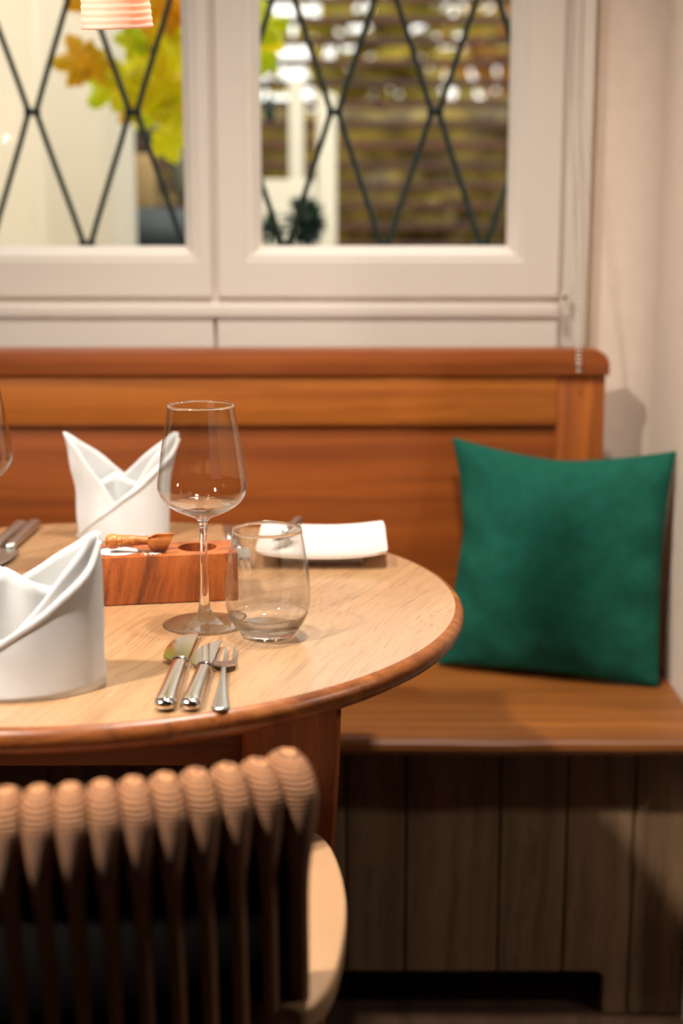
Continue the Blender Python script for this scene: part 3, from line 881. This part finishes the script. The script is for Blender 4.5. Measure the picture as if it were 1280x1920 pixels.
bm = bx(.3560, .3645, 2.389, 2.398, 1.034, 1.0405, bev=.001)
bm = nb(); box(bm, .3565, .3635, 2.383, 2.3895, 1.032, 1.0385, bev=.001)
o = obj('connector_clip', bm, plain('grey_clip', srgb(110, 98, 88), .5), ch_); o.location = -ch_.location

# ------------------------------------------------------------------ armchair in the foreground
chx, chy = -.27, .90
chair = thing('rope_armchair', 'armchair with brown rope-woven back and pale wooden arm, nearest the camera', 'chair', (chx, 1.15, 0))
def cp(name, bm, m, sm_=True, ang=None):
    bmesh.ops.translate(bm, vec=(-chx, -1.15, 0), verts=bm.verts)
    o = obj(name, bm, M[m] if isinstance(m, str) else m, chair, smooth=sm_)
    return o
def backline(x):   # plan curve of the back
    return chy+.074*((x-chx)/.248)**2
TOPZ = .772
def topz(x): return TOPZ
rail = [Vector((chx-.232+.464*i/40, backline(chx-.232+.464*i/40), TOPZ)) for i in range(41)]
cp('top_rail', tube(rail, .0115, 12, up=(0, 0, 1)), 'black')
lowr = [Vector((p.x, p.y+.045, .475)) for p in rail]
cp('bottom_rail', tube(lowr, .010, 12, up=(0, 0, 1)), 'black')
NS = 24
for i in range(NS):
    x = chx-.232+.464*i/(NS-1)
    y = backline(x); yl = y+.045
    slope = 2*.074*(x-chx)/.248**2
    d = Vector((slope, -1, 0)).normalized()*1.0    # outward (towards the camera)
    d = Vector((slope*.9, -1, 0)).normalized()
    p = Vector((x, y, TOPZ)); q = Vector((x, yl, .475))
    path = [q+d*.016+Vector((0, 0, -.004)), q+(p-q)*.25+d*.017, q+(p-q)*.5+d*.018, q+(p-q)*.75+d*.018, p+d*.0185+Vector((0, 0, -.03))]
    for k in range(9):
        a = PI*k/8
        path.append(p+d*.0185*math.cos(a)+Vector((0, 0, .0185*math.sin(a))))
    path += [p-d*.0185+Vector((0, 0, -.04)), q-d*.017]
    big = 1.25 if i in (0, NS-1) else 1
    pp = catmull(path, 3); nn_ = len(pp)
    def wid(t, pp=pp, p=p, big=big):
        v = pp[min(len(pp)-1, int(round(t*(len(pp)-1))))]
        dz_ = max(0, p.z-v.z)
        return big*(.0055+.0055*math.exp(-(dz_/.038)**2))
    cp('rope_strand', tube(pp, wid, 12, flat=.85), 'rope')
bm = nb(); rows = []
for i in range(41):
    p = rail[i]
    rows.append([bm.verts.new(v) for v in (Vector((p.x, p.y+.004, TOPZ-.012)), Vector((p.x, p.y+.046, .48)), Vector((p.x, p.y+.052, .48)), Vector((p.x, p.y+.010, TOPZ-.012)))])
for A, B in zip(rows, rows[1:]):
    for k in range(4): bm.faces.new((A[k], A[(k+1) % 4], B[(k+1) % 4], B[k]))
cp('gap_shade_sheet', bm, plain('gap_shade', srgb(22, 18, 16), .95, spec=.1))  # dark sheet behind the strands, added for the black shade in the gaps

# arms: flat boards bulging outwards, level with the apron underside
AZ = .61
def arm(side):
    # outer edge in plan measured on the right arm; mirrored for the left one
    outer = catmull([Vector(p) for p in ((-.048, .962, 0), (-.026, .958, 0), (-.008, .992, 0), (.001, 1.05, 0), (.0045, 1.12, 0), (-.001, 1.19, 0), (-.013, 1.245, 0), (-.030, 1.270, 0), (-.055, 1.284, 0))], 5)
    inner = catmull([Vector(p) for p in ((-.090, 1.282, 0), (-.098, 1.26, 0), (-.092, 1.20, 0), (-.083, 1.12, 0), (-.080, 1.05, 0), (-.076, 1.0, 0), (-.066, .970, 0))], 5)
    pts = [(v.x, v.y) for v in outer+inner]
    if side < 0: pts = [(2*chx-x, y) for x, y in pts][::-1]
    bm = extrude_poly(pts, AZ-.022, AZ, bev=.004, seg=3)
    return bm
for s_ in (1, -1): sharp(cp('arm', arm(s_), 'chairwood'), 60)
def sup(x): return chx+(x)
for s_ in (1, -1):
    # rear posts from the floor to the top rail, front legs up to the arms
    xr_ = chx+s_*.230; yb = backline(chx+.230)
    cp('back_leg', tube([Vector((xr_, yb+.105, 0)), (xr_, yb+.07, .25), (xr_, yb+.045, .475), (xr_, yb, .765)], lambda t: .011+.004*t*(1-t), 12, up=(0, 1, 0)), 'black')
    xf = chx+s_*.222
    cp('front_leg', tube([Vector((xf+s_*.004, 1.25, 0)), (xf, 1.245, .3), (xf, 1.235, AZ-.020)], lambda t: .011+.004*t, 12, up=(0, 1, 0)), 'chairwood')
pts = []
for i in range(64):
    a = 2*PI*i/64; c = math.cos(a); s = math.sin(a)
    pts.append((chx+math.copysign(abs(c)**.7, c)*.205, 1.165+math.copysign(abs(s)**.7, s)*.19))
cp('seat', extrude_poly(pts, .43, .462, bev=.010, seg=3), 'rope')
for s_ in (1, -1):
    cp('side_rail', tube([Vector((chx+s_*.236, .995, .445)), (chx+s_*.222, 1.24, .445)], .010, 10, up=(0, 0, 1)), 'black')

# ------------------------------------------------------------------ outside the window
struct(obj('ground_outside', bx(-6, 8, WY+.22, 14, -.12, -.02), plain('terrace', srgb(150, 135, 115), .9, var=.15), smooth=False))
M['cream'] = plain('cream_render', srgb(212, 205, 188), .85, var=.03, vscale=3, bump=.2, bscale=60)
pr = atp(213, 300, 3.6).x
bm = nb()
box(bm, -2.6, pr-.10, 3.75, 4.0, -.02, 3.0); box(bm, pr-.19, pr, 3.6, 4.0, -.02, 3.0, bev=.03, seg=4)
struct(obj('wall_outside', bm, M['cream'], smooth=False))
# ornamental grille: zigzag bars clamped together, in the plane just outside the glass
GY = 2.60
gr = thing('window_grille', 'green iron grille of diamond bars just outside the window panes', 'grille', (0, GY, 1.1))
def gpart(name, bm, m):
    bmesh.ops.translate(bm, vec=(0, -GY, -1.1), verts=bm.verts); return obj(name, bm, M[m], gr)
z_up = atp(640, 210, GY).z; z_lo = atp(640, 457, GY).z; dz = z_up-z_lo
x_up0 = atp(627, 210, GY).x; pitchx = (atp(813, 210, GY).x-x_up0)
pitchx *= 1.015
rowz = [z_lo-dz, z_lo, z_up, z_up+dz, z_up+2*dz, z_up+3*dz]
for k in range(-5, 4):
    for sgn in (1, -1):
        # bar k zigzags between the clamp at x(k) in the upper row and the neighbours in the row above and below
        base = x_up0+k*pitchx
        P = []
        for r_, z in enumerate(rowz):
            up = (r_ % 2 == 0)
            x = base if up else base+sgn*pitchx/2
            off = .0112*(sgn if up else -sgn)
            P += [Vector((x+off, GY, z-.015)), Vector((x+off, GY, z+.015))]
        Q = []
        for i, p in enumerate(P):
            Q.append(p)
        gpart('bar', tube(catmull(Q, 5), .0050, 8, up=(0, 1, 0)), 'iron')
for r_, z in enumerate(rowz):
    for k in range(-6, 5):
        x = x_up0+k*pitchx+(0 if r_ % 2 == 0 else pitchx/2)
        if -1.1 < x < .5 and z > 1.02: gpart('clamp', bx(x-.0135, x+.0135, GY-.007, GY+.007, z-.0055, z+.0055, bev=.002), 'ironclamp')

# slatted timber fence
FY = 5.6
fe = thing('slat_fence', 'brown timber fence of horizontal slats across the terrace', 'fence', (.6, FY, 0))
M['slat'] = wood('fence_timber', srgb(84, 44, 22), srgb(66, 33, 17), srgb(46, 23, 12), 'x', s=.8, rough=.7, pores=.2)
zt = atp(640, 39, FY).z; zz = atp(640, 39+38.5*10, FY).z; stp = (zt-zz)/10
k0 = int(zt/stp)
for k in range(-6, k0+1):
    z = zt-k*stp
    if z < .05 or z > 2.6: continue
    bm = bx(-2.2, 2.4, -.012, .012, z-.0145, z+.0145, bev=.002)
    o = obj('slat', bm, M['slat'], fe); o.location = (-.6, 0, 0)
for x in (-1.9, -.75, 1.35, 2.3):
    o = obj('post', bx(x-.04, x+.04, .014, .09, 0, 2.4), M['slat'], fe); o.location = (-.6, 0, 0)
# trees and hedge beyond the fence
def foliage(name, label, cat, center, rad, count, size, mat, dens=1, trunk=True, seed=1):
    rnd = random.Random(seed)
    t = thing(name, label, cat, (center[0], center[1], 0))
    bm = nb()
    clumps = [(Vector((rnd.gauss(0, .45)*rad[0], rnd.gauss(0, .4)*rad[1], rnd.uniform(-.9, .9)*rad[2])), rnd.uniform(.15, .4)) for _ in range(26)]
    for i in range(count):
        c, s_ = rnd.choice(clumps)
        p = c+Vector((rnd.gauss(0, s_), rnd.gauss(0, s_), rnd.gauss(0, s_)))*rad[2]*.6+Vector((0, 0, center[2]))
        u = Vector((rnd.gauss(0, 1), rnd.gauss(0, 1), rnd.gauss(0, 1))).normalized(); v = u.orthogonal().normalized()
        L_ = size*rnd.uniform(.6, 1.3)
        a = bm.verts.new(p-u*L_); b1 = bm.verts.new(p+v*L_*.55); c1 = bm.verts.new(p+u*L_); d1 = bm.verts.new(p-v*L_*.55)
        bm.faces.new((a, b1, c1, d1))
    obj('foliage', bm, mat, t, smooth=False)
    if trunk: obj('trunk', tube([Vector((0, 0, -.02)), (.03, 0, center[2]*.5), (-.02, 0, center[2]*1.1)], lambda q: .07*(1-.6*q), 8), M['slat'], t)
    return t
LY = leafmat('autumn_yellow', srgb(170, 140, 30), srgb(120, 120, 36))
LO = leafmat('autumn_orange', srgb(150, 88, 30), srgb(170, 130, 40))
LG = leafmat('leaf_green', srgb(110, 130, 40), srgb(70, 84, 34))
LD = leafmat('hedge_dark', srgb(78, 64, 32), srgb(176, 152, 66), 8)
foliage('tree', 'yellow autumn tree behind the fence, left of the orange tree', 'tree', (-1.05, 7.7, 1.95), (.5, .35, .6), 1500, .10, LY, seed=3)
foliage('tree', 'orange autumn tree behind the fence, seen in the right window', 'tree', (1.25, 9.9, 2.2), (.55, .4, .8), 1000, .12, LO, seed=5)
foliage('tree', 'green leafy tree behind the right end of the fence', 'tree', (2.0, 7.7, 1.9), (.4, .35, .7), 1200, .10, LG, seed=8)
foliage('hedge', 'dark green hedge low behind the slatted fence', 'hedge', (.3, 6.3, .8), (2.0, .22, .5), 9000, .05, LD, trunk=False, seed=11)

hd_ = [o for o in C.objects if o.name == 'hedge'][0]
bm = nb(); bmesh.ops.create_grid(bm, x_segments=60, y_segments=20, size=1)
for v in bm.verts:
    x, z = v.co.x, v.co.y
    v.co = Vector((x*2.6, .10+.09*noise.noise(Vector((x*12, z*5, 2))), .76+z*.82+(.10*noise.noise(Vector((x*6, 1, 0))) if z > .9 else 0)))
o = obj('twigs', bm, LD, hd_); m_ = o.modifiers.new('thickness', 'SOLIDIFY'); m_.thickness = .15

foliage('tree', 'thin-leaved yellow tree in the middle of the right window, beyond the fence', 'tree', (.22, 8.6, 2.1), (.5, .25, .75), 420, .13, LY, seed=21)

# vine leaves close to the window
vn = thing('grape_vine', 'grape vine with yellow and green autumn leaves hanging outside the left window', 'vine', (-.5, 3.1, 1.9))
LV = [leafmat('vine_yellow', srgb(240, 222, 16), srgb(216, 214, 20), 14), leafmat('vine_amber', srgb(232, 168, 24), srgb(200, 170, 20), 14), leafmat('vine_green', srgb(176, 204, 20), srgb(220, 222, 24), 14)]
def grapeleaf(size, rnd):
    bm = nb(); n = 50; ring = []
    for i in range(n):
        a = 2*PI*i/n
        lobe = .62+.30*abs(math.cos(2.5*a))**.8+.05*math.sin(a*17)
        if abs(a-PI) < .25: lobe *= .55+.45*abs(a-PI)/.25
        r = lobe*size*.5
        ring.append((a, r))
    c = bm.verts.new((0, 0, 0)); mid = []; out_ = []
    for a, r in ring:
        mid.append(bm.verts.new((r*.55*math.cos(a), r*.55*math.sin(a), .04*size*math.cos(5*a))))
        out_.append(bm.verts.new((r*math.cos(a), r*math.sin(a), .10*size*math.cos(5*a)-.10*size)))
    for i in range(n):
        j = (i+1) % n
        bm.faces.new((c, mid[i], mid[j])); bm.faces.new((mid[i], out_[i], out_[j], mid[j]))
    return bm
rnd = random.Random(4)
leaves = [(140, 112, 95, 1), (182, 128, 70, 1), (200, 160, 100, 2), (232, 152, 80, 0), (272, 110, 120, 0), (305, 165, 120, 0), (290, 48, 100, 1), (335, 95, 110, 0), (244, 196, 78, 1),
          (322, 268, 80, 0), (340, 20, 110, 0), (243, 78, 70, 2), (143, -6, 60, 1), (176, -2, 70, 2), (300, 5, 110, 1), (328, 205, 90, 0), (268, 210, 70, 2), (262, 30, 80, 1),
          (498, 42, 90, 2), (506, 84, 60, 0), (500, 120, 50, 2), (395, 60, 110, 0), (420, 130, 110, 2), (440, 10, 110, 0), (380, 190, 90, 1)]
for px_, py_, s_, mi in leaves:
    Yl = 3.1+rnd.uniform(-.08, .12)
    p = atp(px_, py_, Yl); sz = s_/FPX*Yl*1.12
    bm = grapeleaf(sz, rnd)
    mt = Matrix.Rotation(rnd.uniform(0, 6.28), 3, 'Z')
    mt = Matrix.Rotation(R(90+rnd.uniform(-35, 35)), 3, 'X') @ Matrix.Rotation(R(rnd.uniform(-30, 30)), 3, 'Y') @ mt
    bmesh.ops.rotate(bm, cent=(0, 0, 0), matrix=mt, verts=bm.verts)
    bmesh.ops.translate(bm, vec=p-vn.location, verts=bm.verts)
    obj('leaf', bm, LV[mi], vn)
M['stem'] = plain('vine_stem', srgb(96, 78, 48), .8)
st = [atp(120, -150, 3.14), atp(200, -20, 3.14), atp(262, 60, 3.14), atp(300, 130, 3.14), atp(345, 210, 3.14), atp(400, 120, 3.14), atp(470, 40, 3.14), atp(500, -80, 3.14)]
obj('stem', tube(catmull([p-vn.location for p in st], 4), .0035, 6), M['stem'], vn)

# patio things left of the mullion: rounded dark chair with an arched back rail
pc = thing('patio_chair', 'dark rounded patio chair behind the cream pillar, seen in the left window', 'chair', (atp(285, 400, 4.2).x, 4.2, 0))
bx_ = pc.location.x
M['wick'] = plain('dark_wicker', srgb(36, 46, 50), .6, bump=.8, bscale=60)
M['wick2'] = plain('grey_wicker', srgb(84, 84, 70), .6, bump=.8, bscale=60)
zc = atp(285, 470, 4.2).z
bm = lathe(sm([(0, 0), (.14, 0), (.19, .06), (.205, .13), (.18, .20), (.12, .245), (0, .26)], 4), 36)
for v in bm.verts: v.co.y *= .8; v.co.z = v.co.z*.62+zc-.02-.0
o = obj('seat_cushion', bm, M['wick'], pc)
arc = [Vector((-.10, .10, zc-.05)), (-.095, .12, zc+.20), (-.07, .13, zc+.33), (-.01, .14, zc+.335), (.05, .14, zc+.26), (.09, .12, zc+.16), (.16, .10, zc+.10)]
obj('back_rail', tube(catmull(arc, 5), .030, 12), M['wick2'], pc)
o = obj('base', lathe([(0, -.0), (.12, 0), (.13, .02), (.10, zc-.05), (.14, zc-.01), (0, zc)], 24), M['wick'], pc)
for o in pc.children:
    pass
pc.children[-1].location = (0, 0, -.02)
M['tan'] = plain('tan_cushion', srgb(190, 160, 112), .9)
o = obj('back_cushion', bx(-.085, .0, .10, .14, zc+.10, zc+.27, bev=.02), M['tan'], pc)

# cream timber posts, planter and shrub in the right window
for x_, top, bot, wd, lab in ((555, 150, 480, 26, 'cream timber post on the terrace, left one beside the lantern'), (612, 176, 480, 34, 'cream timber post on the terrace, right one behind the dark shrub')):
    p = atp(x_, top, 4.6); hw_ = wd/FPX*4.7/2
    o = obj('garden_post', bx(-hw_, hw_, -hw_, hw_, 0, p.z+.02, bev=.004), M['cream'], loc=(p.x, 4.6, -.02))
    tag(o, lab, 'post')
p0 = atp(500, 325, 4.3); p1 = atp(590, 325, 4.3)
pb = thing('planter_box', 'large white planter box at the lower left of the right window', 'planter', ((p0.x+p1.x)/2-.04, 4.3, 0))
bw_ = (p1.x-p0.x)/2+.04
bm = nb()
pz = p0.z
rectangle = None
box(bm, -bw_, bw_, -.14, -.12, 0, pz, bev=.004); box(bm, -bw_, bw_, .12, .14, 0, pz, bev=.004)
box(bm, -bw_, -bw_+.02, -.12, .12, 0, pz, bev=.004); box(bm, bw_-.02, bw_, -.12, .12, 0, pz, bev=.004); box(bm, -bw_+.02, bw_-.02, -.12, .12, 0, .05)
o = obj('box', bm, M['cream'], pb); o.location = (0, 0, -.02); sharp(o, 30)
o = obj('soil', bx(-bw_+.021, bw_-.021, -.119, .119, .05, pz-.03), plain('soil', srgb(60, 46, 36), .9), pb)
o.location = (0, 0, -.02)
LS = leafmat('shrub_dark', srgb(20, 44, 36), srgb(40, 70, 54))
def shrub(label, px_, py_, Y_, r, cnt, seed):
    p = atp(px_, py_, Y_); rnd = random.Random(seed)
    t = thing('potted_shrub', label, 'shrub', (p.x, Y_, -.02))
    bm = nb()
    for i in range(cnt):
        u = Vector((rnd.gauss(0, 1), rnd.gauss(0, 1), rnd.gauss(0, 1))).normalized()
        q = u*r*rnd.random()**.5*Vector((1, 1, 1.2)).x; q.z = q.z*1.2+p.z+.02
        v = u.orthogonal().normalized(); L_ = r*.32
        a, b1, c1, d1 = q-u*L_, q+v*L_*.5, q+u*L_, q-v*L_*.5
        bm.faces.new([bm.verts.new(z) for z in (a, b1, c1, d1)])
    obj('foliage', bm, LS, t, smooth=False)
    zp = p.z-r*.9
    obj('pot', lathe([(0, 0), (r*.6, 0), (r*.85, zp), (r*.75, zp), (r*.7, zp-.03), (0, zp-.03)], 24), M['wick'], t)
shrub('dark green shrub in a pot in front of the white planter box', 572, 415, 3.9, .052, 260, 2)
shrub('very dark small shrub at the bottom left corner of the right window', 508, 432, 3.85, .036, 160, 5)
lp = atp(505, 206, 4.4)
ln = thing('garden_lantern', 'small dark green lantern hanging at the left edge of the right window', 'lantern', (lp.x, 4.4, lp.z-.03))
M['lan'] = plain('lantern_metal', srgb(14, 44, 44), .4)
bm = nb(); box(bm, -.017, .017, -.017, .017, 0, .05, bev=.003)
obj('body', bm, M['lan'], ln)
obj('roof', loft([[Vector((sx*r, sy*r, z)) for sx, sy in ((-1, -1), (1, -1), (1, 1), (-1, 1))] for r, z in ((.021, .05), (.008, .064), (.003, .068))]), M['lan'], ln, smooth=False)
obj('hook', tube([Vector((0, 0, .068)), (0, .03, .30), (-.18, .1, .50)], .002, 6), M['lan'], ln)


# repeats of one kind share a group
for kind_, g_ in (('table_knife', 'silver knives on the table'), ('table_fork', 'forks on the table'), ('napkin', 'folded white napkins on the table'), ('wine_glass', 'wine glasses on the table'),
                  ('tree', 'trees beyond the fence'), ('garden_post', 'cream posts on the terrace'), ('potted_shrub', 'dark shrubs on the terrace')):
    for o in C.objects:
        if o.parent is None and o.name.split('.')[0] == kind_: o['group'] = g_
